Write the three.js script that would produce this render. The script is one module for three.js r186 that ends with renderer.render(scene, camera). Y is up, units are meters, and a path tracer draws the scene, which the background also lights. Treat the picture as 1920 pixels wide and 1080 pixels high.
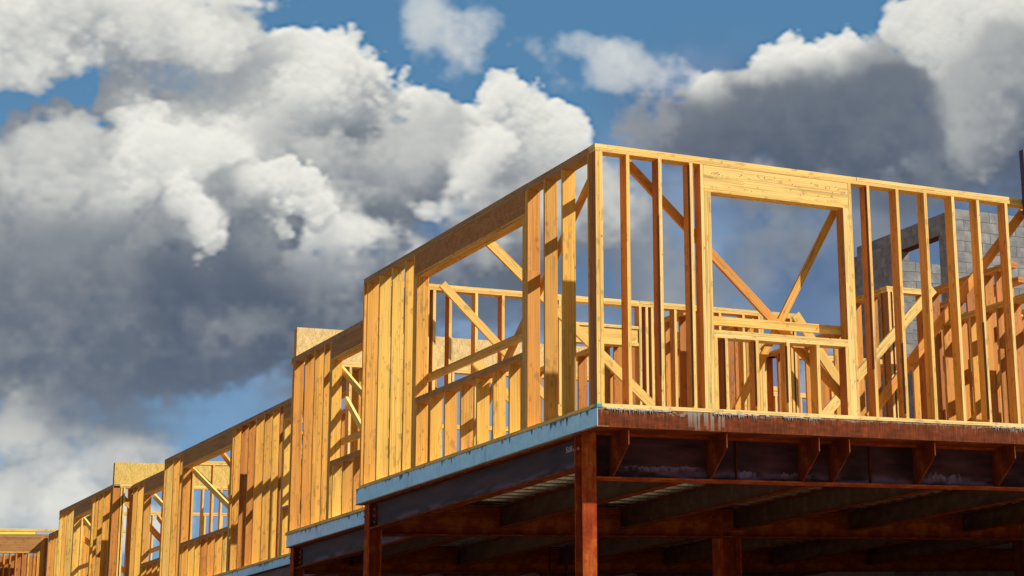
import * as THREE from 'three';
import { mergeGeometries } from 'three/addons/utils/BufferGeometryUtils.js';

// ---------- camera, sun, exposure ----------
const D = 4.55; // height of the framed floor's sole plates above the ground, metres
const scene = new THREE.Scene();
const FULL_W = 3436.2, FULL_H = 1449.3, FRAME_Y = 369.3; // the photograph is the left part of a wider, shifted frame
const camera = new THREE.PerspectiveCamera((2 * Math.atan(FULL_H / 2 / 3650.4) * 180) / Math.PI, FULL_W / FULL_H, 0.1, 400);
camera.setViewOffset(FULL_W, FULL_H, 0, FRAME_Y, 1920, 1080);
camera.position.set(-8.0381, 1.6201, 16.6649);
camera.up.set(-0.1063, 0.9651, 0.2393);
camera.lookAt(-2.4346, 4.1900, 8.7911);
scene.add(camera);
const renderer = new THREE.WebGLRenderer({ antialias: true });
renderer.toneMapping = THREE.LinearToneMapping;
const EXPOSURE = 1.82;
renderer.toneMappingExposure = EXPOSURE;
renderer.shadowMap.enabled = true;
renderer.shadowMap.type = THREE.PCFSoftShadowMap;
const SUN_DIR = new THREE.Vector3(1, 1.06, 0.53).normalize();
const sun = new THREE.DirectionalLight(new THREE.Color().setRGB(1, 0.93, 0.8), 5);
sun.name = 'sun';
sun.position.copy(SUN_DIR).multiplyScalar(60).add(new THREE.Vector3(5, D, -12));
sun.target.position.set(5, D, -12);
sun.castShadow = true;
Object.assign(sun.shadow.camera, { left: -32, right: 32, top: 32, bottom: -32, near: 1, far: 140 });
sun.shadow.mapSize.set(4096, 4096);
sun.shadow.bias = -0.0004;
scene.add(sun, sun.target);

// ---------- sky: air and cumulus clouds, computed by marching a cloud volume; every bearing in degrees ----------
const rad = Math.PI / 180;
function rng(seed) { let s = seed >>> 0; return () => { s = (s + 0x6d2b79f5) >>> 0; let t = Math.imul(s ^ (s >>> 15), 1 | s); t = (t + Math.imul(t ^ (t >>> 7), 61 | t)) ^ t; return ((t ^ (t >>> 14)) >>> 0) / 4294967296; }; }
const clamp01 = (x) => (x < 0 ? 0 : x > 1 ? 1 : x), sstep = (a, b, x) => { const t = clamp01((x - a) / (b - a)); return t * t * (3 - 2 * t); }, mix = (a, b, t) => a + (b - a) * t;
function noiseTile(N, cells, seed, billow) { // a tileable cube of value noise, or of inverted cell noise
  const r = rng(seed), out = new Float32Array(N * N * N), M = cells, at = (i, j, k) => ((i + M) % M) * M * M + ((j + M) % M) * M + ((k + M) % M);
  const px = new Float32Array(M * M * M), py = px.slice(), pz = px.slice();
  for (let i = 0; i < M * M * M; i++) { px[i] = r(); py[i] = r(); pz[i] = r(); }
  for (let a = 0; a < N; a++) for (let b = 0; b < N; b++) for (let c = 0; c < N; c++) {
    const x = a * M / N, y = b * M / N, z = c * M / N, i = Math.floor(x), j = Math.floor(y), k = Math.floor(z); let v;
    if (billow) {
      let best = 9;
      for (let u = -1; u < 2; u++) for (let w = -1; w < 2; w++) for (let q = -1; q < 2; q++) { const n = at(i + u, j + w, k + q), dx = i + u + px[n] - x, dy = j + w + py[n] - y, dz = k + q + pz[n] - z, d = dx * dx + dy * dy + dz * dz; if (d < best) best = d; }
      v = 1 - Math.min(1, Math.sqrt(best));
    } else {
      const f = (t) => t * t * (3 - 2 * t), u = f(x - i), w = f(y - j), q = f(z - k), g = (di, dj, dk) => px[at(i + di, j + dj, k + dk)];
      v = mix(mix(mix(g(0, 0, 0), g(0, 0, 1), q), mix(g(0, 1, 0), g(0, 1, 1), q), w), mix(mix(g(1, 0, 0), g(1, 0, 1), q), mix(g(1, 1, 0), g(1, 1, 1), q), w), u);
    }
    out[(a * N + b) * N + c] = v;
  }
  return out;
}
function tri(T, N, x, y, z) { // trilinear look-up of a tile, coordinates in tiles
  x = (x - Math.floor(x)) * N; y = (y - Math.floor(y)) * N; z = (z - Math.floor(z)) * N;
  const i = x | 0, j = y | 0, k = z | 0, u = x - i, v = y - j, w = z - k, i0 = (i % N) * N * N, i1 = ((i + 1) % N) * N * N, j0 = (j % N) * N, j1 = ((j + 1) % N) * N, k0 = k % N, k1 = (k + 1) % N;
  const a = T[i0 + j0 + k0] + (T[i0 + j0 + k1] - T[i0 + j0 + k0]) * w, b = T[i0 + j1 + k0] + (T[i0 + j1 + k1] - T[i0 + j1 + k0]) * w;
  const c = T[i1 + j0 + k0] + (T[i1 + j0 + k1] - T[i1 + j0 + k0]) * w, d = T[i1 + j1 + k0] + (T[i1 + j1 + k1] - T[i1 + j1 + k0]) * w;
  const e = a + (b - a) * v; return e + (c + (d - c) * v - e) * u;
}
// banks of cloud: depth, softness, density, share of the sunlight let through by their neighbours; each lobe: bearing, elevation, half width, half height
const CLOUDS = [], bank = (k, lobes) => { for (const [a, e, ra, re] of lobes) CLOUDS.push([a, e, k.depth, ra, re, k.soft, k.dense, k.sun]); };
bank({ depth: 4.06, soft: .1, dense: 1, sun: 1 }, [[16.87,18.56,.78,.78],[18,18.67,.91,.91],[19.08,18.11,.91,.91],[20.04,17.76,.75,.75],[20.79,17.3,.59,.59],[16.22,18.11,.72,.72],[15.58,17.48,.66,.66],[17.73,17.73,1.33,1.33],[19.48,17.49,.86,.86],[16.11,16.99,1.17,1.17],[18.49,17.61,.94,.94],[15.24,16.72,.78,.78]]);
bank({ depth: 3.59, soft: .08, dense: 1, sun: 1 }, [[12.01,17.05,.75,.75],[12.56,17.23,.66,.66],[13.86,16.87,.56,.56],[13.23,16.69,.78,.78],[12.68,16.29,.94,.94],[14.4,16.24,.94,.94],[15.56,16,.94,.94],[11.98,16.39,.78,.78]]);
bank({ depth: 3.44, soft: .08, dense: 1, sun: .85 }, [[11.06,16.7,.59,.59],[10.57,16.76,.31,.31],[11.29,16.21,.78,.78]]);
bank({ depth: 3.44, soft: .4, dense: .9, sun: .72 }, [[10.09,15.69,.88,.88],[9.73,15.1,.94,.94],[11.34,15.34,1.25,1.25],[10.56,14.72,1.25,1.25],[12.07,14.66,1.25,1.25]]);
bank({ depth: 3.91, soft: .5, dense: .9, sun: .72 }, [[13.49,14.29,1.41,1.41],[14.92,14.19,1.41,1.41],[12.68,13.81,1.41,1.41]]);
bank({ depth: 3.75, soft: .5, dense: .9, sun: .42 }, [[10.77,13.58,1.56,1.56],[9.71,13.39,1.56,1.56],[15.94,13.78,1.41,1.41],[11.88,13.2,1.56,1.56],[14.68,13.15,1.41,1.41]]);
bank({ depth: 3.12, soft: .5, dense: .9, sun: .2 }, [[12.91,11.93,3.44,1.88],[10.61,11.86,2.5,1.72],[15.74,11.56,3.12,1.56],[17.91,11.43,2.34,1.25],[14.52,10.36,2.97,.94],[12.05,10.18,1.88,.88],[17.35,10.68,2.03,.84],[10.02,10.7,1.72,1.25],[19.09,11.44,1.72,.94]]);
bank({ depth: 2.34, soft: .2, dense: .9, sun: 1 }, [[13.57,15.61,1.19,1.19],[14.86,15.55,1.16,1.16],[12.85,15.86,.78,.78]]);
bank({ depth: .31, soft: .07, dense: 1, sun: 1 }, [[14.21,14.73,.41,.41],[14.51,14.39,.44,.44],[14.87,14.04,.38,.38],[14.77,13.57,.41,.41],[14.76,13.19,.25,.25],[14.09,15.02,.25,.25],[13.9,14.52,.31,.31],[15.05,13.76,.22,.22]]);
bank({ depth: .78, soft: .3, dense: .8, sun: .35 }, [[13.85,14.15,.53,.53],[14.22,13.73,.47,.47],[13.52,13.7,.56,.56]]);
bank({ depth: .47, soft: .07, dense: 1, sun: 1 }, [[16.01,15.09,.31,.31],[16.61,15.32,.44,.44],[17.15,15.23,.5,.5],[17.66,14.84,.44,.44],[17.65,14.39,.34,.34],[17.05,14.74,.47,.47],[16.89,13.81,.28,.28],[16.65,14.17,.31,.31],[15.74,15.26,.28,.28]]);
bank({ depth: .94, soft: .3, dense: .8, sun: .3 }, [[15.61,14.74,.56,.56],[16.35,14.39,.56,.56],[16.09,13.79,.47,.47],[15.17,14.94,.38,.38]]);
bank({ depth: 2.97, soft: .5, dense: .8, sun: .62 }, [[18.38,15.8,1.56,1.03],[19.59,15.6,1.41,1.03],[20.81,15.93,.94,.62],[17.42,15.62,.88,.88],[16.88,16.05,.47,.62]]);
bank({ depth: 4.06, soft: .6, dense: .7, sun: .55 }, [[19.31,14.61,1.72,.78],[20.52,14.93,1.25,.72],[18.42,14.44,1.25,.62],[21.58,16.01,.78,.62]]);
bank({ depth: 4.69, soft: .1, dense: 1, sun: 1 }, [[23.09,17.99,.44,.44],[22.73,17.59,.5,.5],[23.68,17.85,.47,.47],[24.23,17.39,.5,.5],[24.79,16.93,.5,.5],[23.68,16.96,.84,.84],[22.35,16.94,.62,.62],[25.34,16.53,.47,.47],[23.92,16.34,1,1],[22.82,16.18,.88,.88],[25.9,16.19,.53,.53],[26.62,16.37,.22,.22],[21.75,17.21,.41,.41],[24.7,16.04,.88,.88]]);
bank({ depth: 2.19, soft: .2, dense: .85, sun: 1 }, [[23.13,16.41,.78,.66],[22.59,15.75,.59,.51],[22.13,15.33,.78,.59],[21.59,14.61,.59,.47],[20.98,14.41,.86,.59],[20.39,13.78,.66,.43],[19.55,13.86,.86,.59],[18.81,13.52,.59,.39],[18.22,13.66,.86,.55],[17.49,13.37,.59,.51],[17.06,12.92,.78,.59],[16.49,12.53,.59,.59],[16.29,12.08,.7,.51]]);
bank({ depth: 2.66, soft: .7, dense: .7, sun: .72 }, [[23.29,14.96,1.38,.94],[22.37,14.19,1.55,.75],[21.15,13.57,1.55,.64],[19.8,13.1,1.55,.64],[24.55,15.42,1.38,.82],[23.92,14.49,1.55,.75],[18.46,12.94,1.38,.64],[17.3,12.32,1.03,.64]]);
bank({ depth: 4.69, soft: .8, dense: .6, sun: .55 }, [[23.92,14.03,2.58,.94],[22.37,13.27,2.58,.94],[20.86,12.5,2.58,.82],[19.37,12.04,2.58,.94],[25.8,14.95,1.2,.94]]);
bank({ depth: 5.31, soft: .4, dense: 1, sun: .85 }, [[18.66,16.71,1.09,1.09],[17.16,16.81,1.09,1.09],[20.8,16.46,.78,.78],[13.82,16.36,.94,.94],[22.04,16.33,.78,.78]]);
bank({ depth: 2.03, soft: .1, dense: 1, sun: 1 }, [[29.1,18.01,.22,.22],[29.47,17.88,.39,.39],[29.91,17.69,.39,.39],[29.46,17.48,.39,.39],[29.02,17.55,.25,.25],[30.81,18.73,.33,.33],[31.22,18.78,.44,.44],[31.89,18.91,.47,.47],[32.55,19.05,.41,.41],[33.13,19.06,.44,.44],[33.75,19.22,.47,.47],[34.2,18.96,.36,.36],[31.54,18.39,.49,.49],[32.36,18.52,.49,.49],[33.27,18.56,.47,.47],[30.47,18.3,.33,.33],[30.87,18.19,.36,.36],[34.14,19.43,.25,.25]]);
bank({ depth: 1.72, soft: .6, dense: .75, sun: .09 }, [[31.82,17.14,1.56,.69],[33.47,17.34,1.25,.81],[30.34,16.82,1.19,.47],[29.2,16.64,.78,.34],[34.61,17.14,.88,.72],[32.94,16.47,2.03,.62],[34.56,17.92,.56,.56],[31.3,16.43,1.56,.44],[35.11,17.35,.56,.72]]);
bank({ depth: 2.19, soft: .35, dense: .9, sun: .4 }, [[29.54,17.35,.38,.38],[30.53,17.8,.41,.41],[31.52,17.99,.44,.44],[32.68,18.11,.44,.44],[33.76,18.38,.44,.44],[34.52,18.66,.44,.44]]);
bank({ depth: 3.59, soft: .4, dense: .6, sun: .3 }, [[28.15,16.6,.56,.25],[28.71,16.77,.62,.31]]);
bank({ depth: 3.12, soft: .12, dense: .9, sun: .9 }, [[35.67,19.98,.59,.59],[35.22,19.44,.56,.56],[36,19.06,.94,.94],[36.91,19.91,1.09,1.09],[37.68,18.93,1.25,1.25],[38.71,19.49,1.25,1.25],[35.59,18.61,.53,.53],[36.78,17.73,.94,.94],[36.87,16.55,.78,.78]]);
bank({ depth: 2.34, soft: .5, dense: .7, sun: .45 }, [[37.9,17.19,1.41,1.41],[39.07,17.59,1.25,1.25],[38.65,18.56,1.09,1.09],[37.35,16.29,.94,.94]]);
bank({ depth: 5, soft: .6, dense: .3, sun: .35 }, [[36.82,15.69,2.03,.94],[38.45,15.75,1.56,1.25],[35.18,15.62,1.88,.62],[31.92,15.6,3.12,.62],[38.07,14.83,1.88,.62]]);
bank({ depth: 2.34, soft: .28, dense: .13, sun: 1 }, [[20.98,20.26,.19,.24],[21.22,19.81,.22,.18],[22.01,19.76,.28,.15],[22.33,19.46,.19,.14],[20.75,19.87,.16,.21],[22.17,19.08,.11,.1],[23.52,19.33,.23,.11],[24,19.11,.28,.15],[24.24,18.73,.19,.14],[24.47,18.19,.16,.08],[23.28,19.4,.12,.08]]);
bank({ depth: 2.34, soft: .28, dense: .14, sun: 1 }, [[25.68,19.28,.26,.11],[26.24,19,.34,.17],[26.97,18.89,.34,.15],[27.37,18.58,.28,.14],[26.8,18.5,.26,.13]]);
bank({ depth: 2.81, soft: .22, dense: .8, sun: 1 }, [[9.83,19.62,2.34,.89],[11.76,20.08,2.34,.89],[13.21,19.84,1.72,.68],[14.47,19.42,1.03,.45],[10.03,18.71,1.72,.56],[12.38,19.2,1.56,.42],[9.38,18.22,1.09,.39],[15.09,20.35,.94,.27],[15,19.09,.53,.24],[10.96,19.29,1.41,.74]]);
bank({ depth: 4.06, soft: .3, dense: .2, sun: 1 }, [[13.3,18.08,.47,.22],[14.54,17.87,.78,.28],[14.92,17.37,.47,.22]]);
bank({ depth: 5.62, soft: .7, dense: .2, sun: .6 }, [[27.29,13.38,1.09,1.41],[26.43,14.32,.94,.94],[27.98,11.96,1.25,.78],[30.53,12.51,1.88,.47],[32.16,13.39,1.41,.47]]);
bank({ depth: 5.62, soft: .4, dense: .16, sun: .7 }, [[32.68,10.4,.88,.38],[33.13,9.76,.75,.3],[27.49,11.04,1,.3],[23.61,11.42,1.12,.3]]);
bank({ depth: 2.34, soft: .24, dense: .34, sun: .95 }, [[10.29,8.44,1.29,.82],[10.91,9.02,1.01,.69],[11.74,8.46,.86,.49],[11.27,7.46,1.29,.69],[13.38,8.04,.63,.39],[13.92,8.15,.32,.22],[12.85,7.75,.72,.41],[10.28,6.62,1.29,.69],[11.34,6.2,1.15,.55],[11.98,6.62,.86,.55],[10.37,9.29,.86,.69],[12.56,5.76,1.01,.33]]);
bank({ depth: 2.34, soft: .7, dense: .25, sun: .2 }, [[19.41,10.09,2.81,.47],[17.39,9.5,2.34,.34],[13.2,8.9,2.19,.41]]);
const SKY_LIGHT = [-0.1, 0.88, -0.465];
function clearSky(el) { // the blue of the air at an elevation in degrees
  const t = sstep(2, 22, el), h = sstep(30, 90, el);
  return [mix(mix(0.22, 0.095, t), 0.05, h), mix(mix(0.39, 0.24, t), 0.15, h), mix(mix(0.6, 0.43, t), 0.34, h)];
}
function makeSky(W, H) {
  const N = 48, billow1 = noiseTile(N, 6, 11, true), soft1 = noiseTile(N, 8, 5, false), TN = N;
  const A0 = 4, E0 = 0, W0 = -2.5, GS = 0.22, GX = 188, GY = 112, GZ = 54, base = new Float32Array(GX * GY * GZ).fill(-3), edge = new Float32Array(GX * GY * GZ).fill(0.2), dens = new Float32Array(GX * GY * GZ).fill(1), shade = new Float32Array(GX * GY * GZ).fill(1);
  for (const [a, e, w, ra, re, soft, dn, lightness] of CLOUDS) {
    const rw = Math.min(ra, re * 1.3) * 0.9, m = 1.4, r0 = Math.min(ra, re);
    for (let i = Math.max(0, Math.floor((a - ra - m - A0) / GS)); i <= Math.min(GX - 1, (a + ra + m - A0) / GS); i++) for (let j = Math.max(0, Math.floor((e - re - m - E0) / GS)); j <= Math.min(GY - 1, (e + re + m - E0) / GS); j++) for (let k = Math.max(0, Math.floor((w - rw - m - W0) / GS)); k <= Math.min(GZ - 1, (w + rw + m - W0) / GS); k++) {
      const x = (A0 + i * GS - a) / ra, y = (E0 + j * GS - e) / re, z = (W0 + k * GS - w) / rw, d = (1 - Math.sqrt(x * x + y * y + z * z)) * r0 + 0.36 * sstep(0.22, 0.5, soft) + 0.26 * (1 - sstep(0.3, 0.9, r0)) * sstep(0.13, 0.2, soft), n = (i * GY + j) * GZ + k, b = base[n];
      const h = clamp01(0.5 + 0.5 * (d - b) / 0.35); base[n] = mix(b, d, h) + 0.35 * h * (1 - h); edge[n] = mix(edge[n], soft, h); dens[n] = mix(dens[n], dn, h); shade[n] = mix(shade[n], lightness, h);
    }
  }
  const grid = (G, x, y, z) => {
    x = (x - A0) / GS; y = (y - E0) / GS; z = (z - W0) / GS;
    if (x < 0 || y < 0 || z < 0 || x >= GX - 1 || y >= GY - 1 || z >= GZ - 1) return NaN;
    const i = x | 0, j = y | 0, k = z | 0, u = x - i, v = y - j, w = z - k, n = (i * GY + j) * GZ + k, m = n + GY * GZ;
    const a = G[n] + (G[n + 1] - G[n]) * w, b = G[n + GZ] + (G[n + GZ + 1] - G[n + GZ]) * w, c = G[m] + (G[m + 1] - G[m]) * w, d = G[m + GZ] + (G[m + GZ + 1] - G[m + GZ]) * w, e = a + (b - a) * v;
    return e + (c + (d - c) * v - e) * u;
  };
  const SIG = 2.9;
  const density = (x, y, z, fine) => {
    const b = grid(base, x, y, z); if (!(b > -0.75)) return 0;
    const s = grid(edge, x, y, z), sc = sstep(0.12, 0.5, s);
    let n = (tri(billow1, TN, x * 0.085, y * 0.085, z * 0.085) - 0.45) * 0.95;
    n += (tri(soft1, TN, x * 0.045 + 0.3, y * 0.06, z * 0.045) - 0.5) * (0.5 + 0.9 * sc);
    if (b + n < -0.55) return 0;
    if (fine) { n += (tri(billow1, TN, x * 0.21 + 0.37, y * 0.21, z * 0.21) - 0.45) * (0.5 - 0.3 * sc) + (tri(billow1, TN, x * 0.52, y * 0.52 + 0.21, z * 0.52) - 0.45) * (0.3 - 0.2 * sc) + (tri(soft1, TN, x * 0.62, y * 0.62, z * 0.62) - 0.5) * (0.12 + 0.5 * sc) + (tri(billow1, TN, x * 1.3 + 0.6, y * 1.3, z * 1.3) - 0.45) * 0.13 + (tri(soft1, TN, x * 0.26, y * 0.3, z * 0.26) - 0.5) * 0.7 * sc; }
    const d = b + n; if (d <= 0) return 0;
    return sstep(0, s * 1.5, d) * grid(dens, x, y, z);
  };
  const [lx, ly, lz] = SKY_LIGHT, tau = new Float32Array(GX * GY * GZ), S2 = GS;
  for (let i = 0; i < GX; i++) for (let j = 0; j < GY; j++) for (let k = 0; k < GZ; k++) {
    const n = (i * GY + j) * GZ + k; if (base[n] < -1.6) { tau[n] = 0; }
    let t = 0, x = A0 + i * GS, y = E0 + j * GS, z = W0 + k * GS, st = 0.3;
    for (let q = 0; q < 9; q++) { x += lx * st; y += ly * st; z += lz * st; const b = grid(base, x, y, z); if (b !== b) break; if (b > -0.3) t += sstep(-0.3, 0.45, b) * st * grid(dens, x, y, z); st *= 1.15; }
    tau[n] = t;
  }
  const march = (a, e) => { // colour and transparency of the clouds in one direction
    let T = 1, R = 0, G = 0, B = 0; const st = 0.11;
    for (let w = W0 + 0.1; w < W0 + GZ * GS - 0.4; w += st) {
      const b0 = grid(base, a, e, w); if (!(b0 > -0.7)) { w += Math.min(1.2, Math.max(0, (-0.7 - b0) * 0.6)) || 0; continue; }
      const d = density(a, e, w, true); if (d <= 0.002) continue;
      const al = 1 - Math.exp(-d * SIG * st * 1.6), near = density(a + lx * 0.14, e + ly * 0.14, w + lz * 0.14, true) * 0.14 + density(a + lx * 0.45, e + ly * 0.45, w + lz * 0.45, false) * 0.22, far = grid(tau, a + lx * 0.3, e + ly * 0.3, w + lz * 0.3) || 0, t = near * 1.0 + far * 1.1, sh = grid(shade, a, e, w);
      const lit = (Math.exp(-t * 1.6) * 0.68 + Math.exp(-t * 0.3) * 0.32) * mix(0.02, 1, sh), sky = Math.exp(-far * 0.45) * mix(0.25, 1, sh);
      const r = 0.79 * lit + mix(0.052, 0.155, sky), g = 0.735 * lit + mix(0.08, 0.198, sky), bb = 0.59 * lit + mix(0.138, 0.262, sky);
      R += T * al * r; G += T * al * g; B += T * al * bb; T *= 1 - al; if (T < 0.01) break;
    }
    const hz = 0.6 * (1 - sstep(6, 13, e)) * clamp01(1.5 - (R + G + B) / (0.75 * (1.01 - T))); return [mix(R, 0.215 * (1 - T), hz), mix(G, 0.262 * (1 - T), hz), mix(B, 0.33 * (1 - T), hz), T]; // air in front of the low clouds
  };
  const data = new Float32Array(W * H * 4), LW = 512, LH = 256, lowRes = new Float32Array(LW * LH * 3);
  for (let j = 0; j < LH; j++) for (let i = 0; i < LW; i++) { // the rest of the sky: similar air and broken clouds, coarser, dimmed to weaken fill light
    const el = ((j + 0.5) / LH - 0.5) * 180, az = ((i + 0.5) / LW - 0.5) * 2 * Math.PI, y = Math.max(0.06, Math.sin(el * rad)), c = Math.cos(el * rad), x = Math.cos(az) * c, z = Math.sin(az) * c, k = 0.11 / (y + 0.25), c3 = clearSky(Math.max(el, 0));
    const f = tri(soft1, TN, x * k + 0.2, z * k, 0.3) * 0.55 + tri(soft1, TN, x * k * 2.3, z * k * 2.3, 0.7) * 0.28 + tri(billow1, TN, x * k * 3, z * k * 3, y * 0.3) * 0.3, m = sstep(0.5, 0.66, f), l = mix(0.62, 0.3, sstep(0.58, 0.8, f));
    for (let q = 0; q < 3; q++) lowRes[(j * LW + i) * 3 + q] = mix(c3[q], l * [1, 0.98, 0.95][q], m * 0.85) * 0.8;
  }
  for (let j = 0; j < H; j++) {
    const el = ((j + 0.5) / H - 0.5) * 180, fj = Math.min(LH - 1.001, Math.max(0, (j + 0.5) * LH / H - 0.5)), j0 = fj | 0, v = fj - j0;
    for (let i = 0; i < W; i++) {
      const th = ((i + 0.5) / W - 0.5) * 360, az = ((th + 90 + 540) % 360) - 180, o = (j * W + i) * 4; // bearing from -z towards +x
      const fi = (i + 0.5) * LW / W - 0.5, i0 = Math.floor(fi), u = fi - i0, ia = (i0 + LW) % LW, ib = (i0 + 1) % LW, wgt = sstep(4.5, 7.5, az) * (1 - sstep(41, 44, az)) * (1 - sstep(21.5, 24, el)) * sstep(0.3, 2.5, el);
      let px = 0, py = 0, pz = 0;
      if (wgt > 0) { const [R, G, B, T] = march(az, el), c = clearSky(el), veil = airVeil(az, el, tri(soft1, TN, az * 0.022, el * 0.035, 0.4) * 0.6 + tri(soft1, TN, az * 0.06, el * 0.09, 0.1) * 0.3 + tri(soft1, TN, az * 0.15, el * 0.2, 0.6) * 0.12); const thin = sstep(0.3, 0.72, tri(soft1, TN, az * 0.035 + 0.4, el * 0.05, 0.8) * 0.55 + tri(soft1, TN, az * 0.09, el * 0.12, 0.25) * 0.3 + tri(soft1, TN, az * 0.24, el * 0.3, 0.5) * 0.15) * (1 - 0.75 * sstep(28.5, 32, az)); px = R + T * mix(c[0], mix(0.11, 0.36, thin), veil); py = G + T * mix(c[1], mix(0.175, 0.43, thin), veil); pz = B + T * mix(c[2], mix(0.31, 0.59, thin), veil); }
      const L = (q) => mix(mix(lowRes[(j0 * LW + ia) * 3 + q], lowRes[(j0 * LW + ib) * 3 + q], u), mix(lowRes[((j0 + 1) * LW + ia) * 3 + q], lowRes[((j0 + 1) * LW + ib) * 3 + q], u), v);
      data[o] = wgt >= 1 ? px : mix(L(0), px, wgt); data[o + 1] = wgt >= 1 ? py : mix(L(1), py, wgt); data[o + 2] = wgt >= 1 ? pz : mix(L(2), pz, wgt); data[o + 3] = 1;
    }
  }
  const i0 = Math.floor(((5 - 90 + 180) / 360) * W), i1 = Math.ceil(((44 - 90 + 180) / 360) * W), j0 = Math.floor((92 / 180) * H), j1 = Math.ceil((113 / 180) * H), src = data.slice();
  for (let j = j0; j < j1; j++) for (let i = i0; i < i1; i++) for (let q = 0; q < 3; q++) { const o = (j * W + i) * 4 + q, s = W * 4; data[o] = Math.max(0.02, src[o] + 0.38 * (src[o] - 0.5 * (src[o - 4] + src[o + 4])) + 0.25 * (src[o] - 0.5 * (src[o - 2 * s] + src[o + 2 * s]))); } // the texture is coarser along the horizon than across it: keep the edges crisp
  return data;
}
function airVeil(az, el, n) { // a thin grey-blue sheet of stratus behind the cumulus, denser to the east
  return clamp01(0.1 + 1.5 * n) * (0.9 * sstep(26, 31, az + 3 * n) * sstep(4, 9, el + 2 * n) * (1 - sstep(15.5, 18.5, el - 3 * n)) + 0.75 * sstep(14, 20, az) * (1 - sstep(26, 31, az + 3 * n)) * sstep(8, 12, el + 3 * n) * (1 - sstep(13.5, 17, el)));
}
{
  const W = 4096, H = 4096, sky = new THREE.DataTexture(makeSky(W, H), W, H, THREE.RGBAFormat, THREE.FloatType);
  sky.mapping = THREE.EquirectangularReflectionMapping;
  sky.magFilter = sky.minFilter = THREE.LinearFilter;
  sky.needsUpdate = true;
  scene.background = sky; scene.environment = sky;
  scene.backgroundIntensity = scene.environmentIntensity = 0.515;
}

// ---------- procedural materials ----------
function fbm2(x, y, seed) { // small periodic-free value noise
  let s = 0, a = 0.5;
  for (let o = 0; o < 5; o++) {
    const i = Math.floor(x), j = Math.floor(y), u = x - i, v = y - j, h = (p, q) => { let n = Math.imul(p, 374761393) + Math.imul(q, 668265263) + seed * 1274126177 | 0; n = Math.imul(n ^ (n >>> 13), 1274126177); return ((n ^ (n >>> 16)) >>> 0) / 4294967296; }, f = u * u * (3 - 2 * u), g = v * v * (3 - 2 * v);
    s += a * mix(mix(h(i, j), h(i + 1, j), f), mix(h(i, j + 1), h(i + 1, j + 1), f), g); a *= 0.5; x = x * 2.03 + 7.1; y = y * 2.03 + 3.7;
  }
  return s;
}
function texture(w, h, fn, srgb = true) { // fn(x, y in 0..1) gives linear rgb or sRGB bytes 0..1
  const d = new Uint8Array(w * h * 4);
  for (let j = 0; j < h; j++) for (let i = 0; i < w; i++) { const c = fn((i + 0.5) / w, (j + 0.5) / h), o = (j * w + i) * 4; d[o] = 255 * clamp01(c[0]); d[o + 1] = 255 * clamp01(c[1]); d[o + 2] = 255 * clamp01(c[2]); d[o + 3] = 255; }
  const t = new THREE.DataTexture(d, w, h); t.wrapS = t.wrapT = THREE.RepeatWrapping; t.magFilter = THREE.LinearFilter; t.minFilter = THREE.LinearMipmapLinearFilter; t.generateMipmaps = true;
  if (srgb) t.colorSpace = THREE.SRGBColorSpace; t.needsUpdate = true; return t;
}
const std = (o) => new THREE.MeshStandardMaterial({ roughness: 0.75, metalness: 0, ...o });
const lin = (r, g, b) => new THREE.Color().setRGB(r, g, b);

// sawn softwood: 0.6 m across by 2.4 m along the grain in one tile
const knots = []; { const r = rng(77); for (let i = 0; i < 12; i++) knots.push([r(), r(), 0.004 + 0.013 * r() * r(), 1.1 + r() * 1.2, r()]); }
const woodMap = texture(512, 1024, (u, v) => {
  let x = u * 0.6, y = v * 2.4, warp = 0, k = 0, halo = 0;
  for (const [a, b, rr, el, dk] of knots) {
    let dx = x - a * 0.6, dy = y - b * 2.4; dx -= Math.round(dx / 0.6) * 0.6; dy -= Math.round(dy / 2.4) * 2.4;
    const d = Math.sqrt(dx * dx + (dy / el) ** 2) / rr; if (d > 6) continue;
    warp += Math.sign(dx) * 0.012 * Math.exp(-d * 0.55); k = Math.max(k, (1 - sstep(0.7, 1.15, d)) * (0.55 + 0.45 * dk)); halo = Math.max(halo, Math.exp(-d * 0.8) * 0.5);
  }
  const px = x + warp, ring = fbm2(px * 95, y * 1.1, 3), fine = fbm2(px * 420, y * 5, 9), broad = fbm2(u * 5, v * 3, 4), band = 0.5 + 0.5 * Math.sin(px * 360 + fbm2(px * 18, y * 1.3, 8) * 16);
  let l = 0.86 + 0.14 * (1 - 0.55 * sstep(0.45, 0.95, band)) * 0.9 - 0.2 * sstep(0.45, 0.75, ring) * 0.75 - 0.09 * (fine - 0.5) + 0.16 * (broad - 0.5);
  l *= 1 - 0.22 * halo; const dirt = sstep(0.6, 0.78, fbm2(u * 14 + 4, v * 22, 21)) * 0.16;
  let c = [l, l * (0.985 - 0.1 * (1 - l)), l * (0.96 - 0.4 * (1 - l))];
  c = c.map((q, i) => mix(q * (1 - dirt), [0.5, 0.3, 0.17][i], k * 0.8)); return c;
});
const woodRough = texture(128, 256, (u, v) => { const l = 0.62 + 0.3 * fbm2(u * 40, v * 6, 31); return [l, l, l]; }, false);
const TONES = [[0.82, 0.46, 0.072], [0.77, 0.385, 0.056], [0.69, 0.3, 0.04], [0.57, 0.22, 0.028], [0.84, 0.52, 0.1], [0.66, 0.34, 0.055], [0.46, 0.16, 0.022], [0.68, 0.43, 0.1]];
const wood = TONES.map((t) => std({ color: lin(...t), map: woodMap, roughnessMap: woodRough, roughness: 1, bumpMap: woodMap, bumpScale: 0.0012 }));
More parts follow.
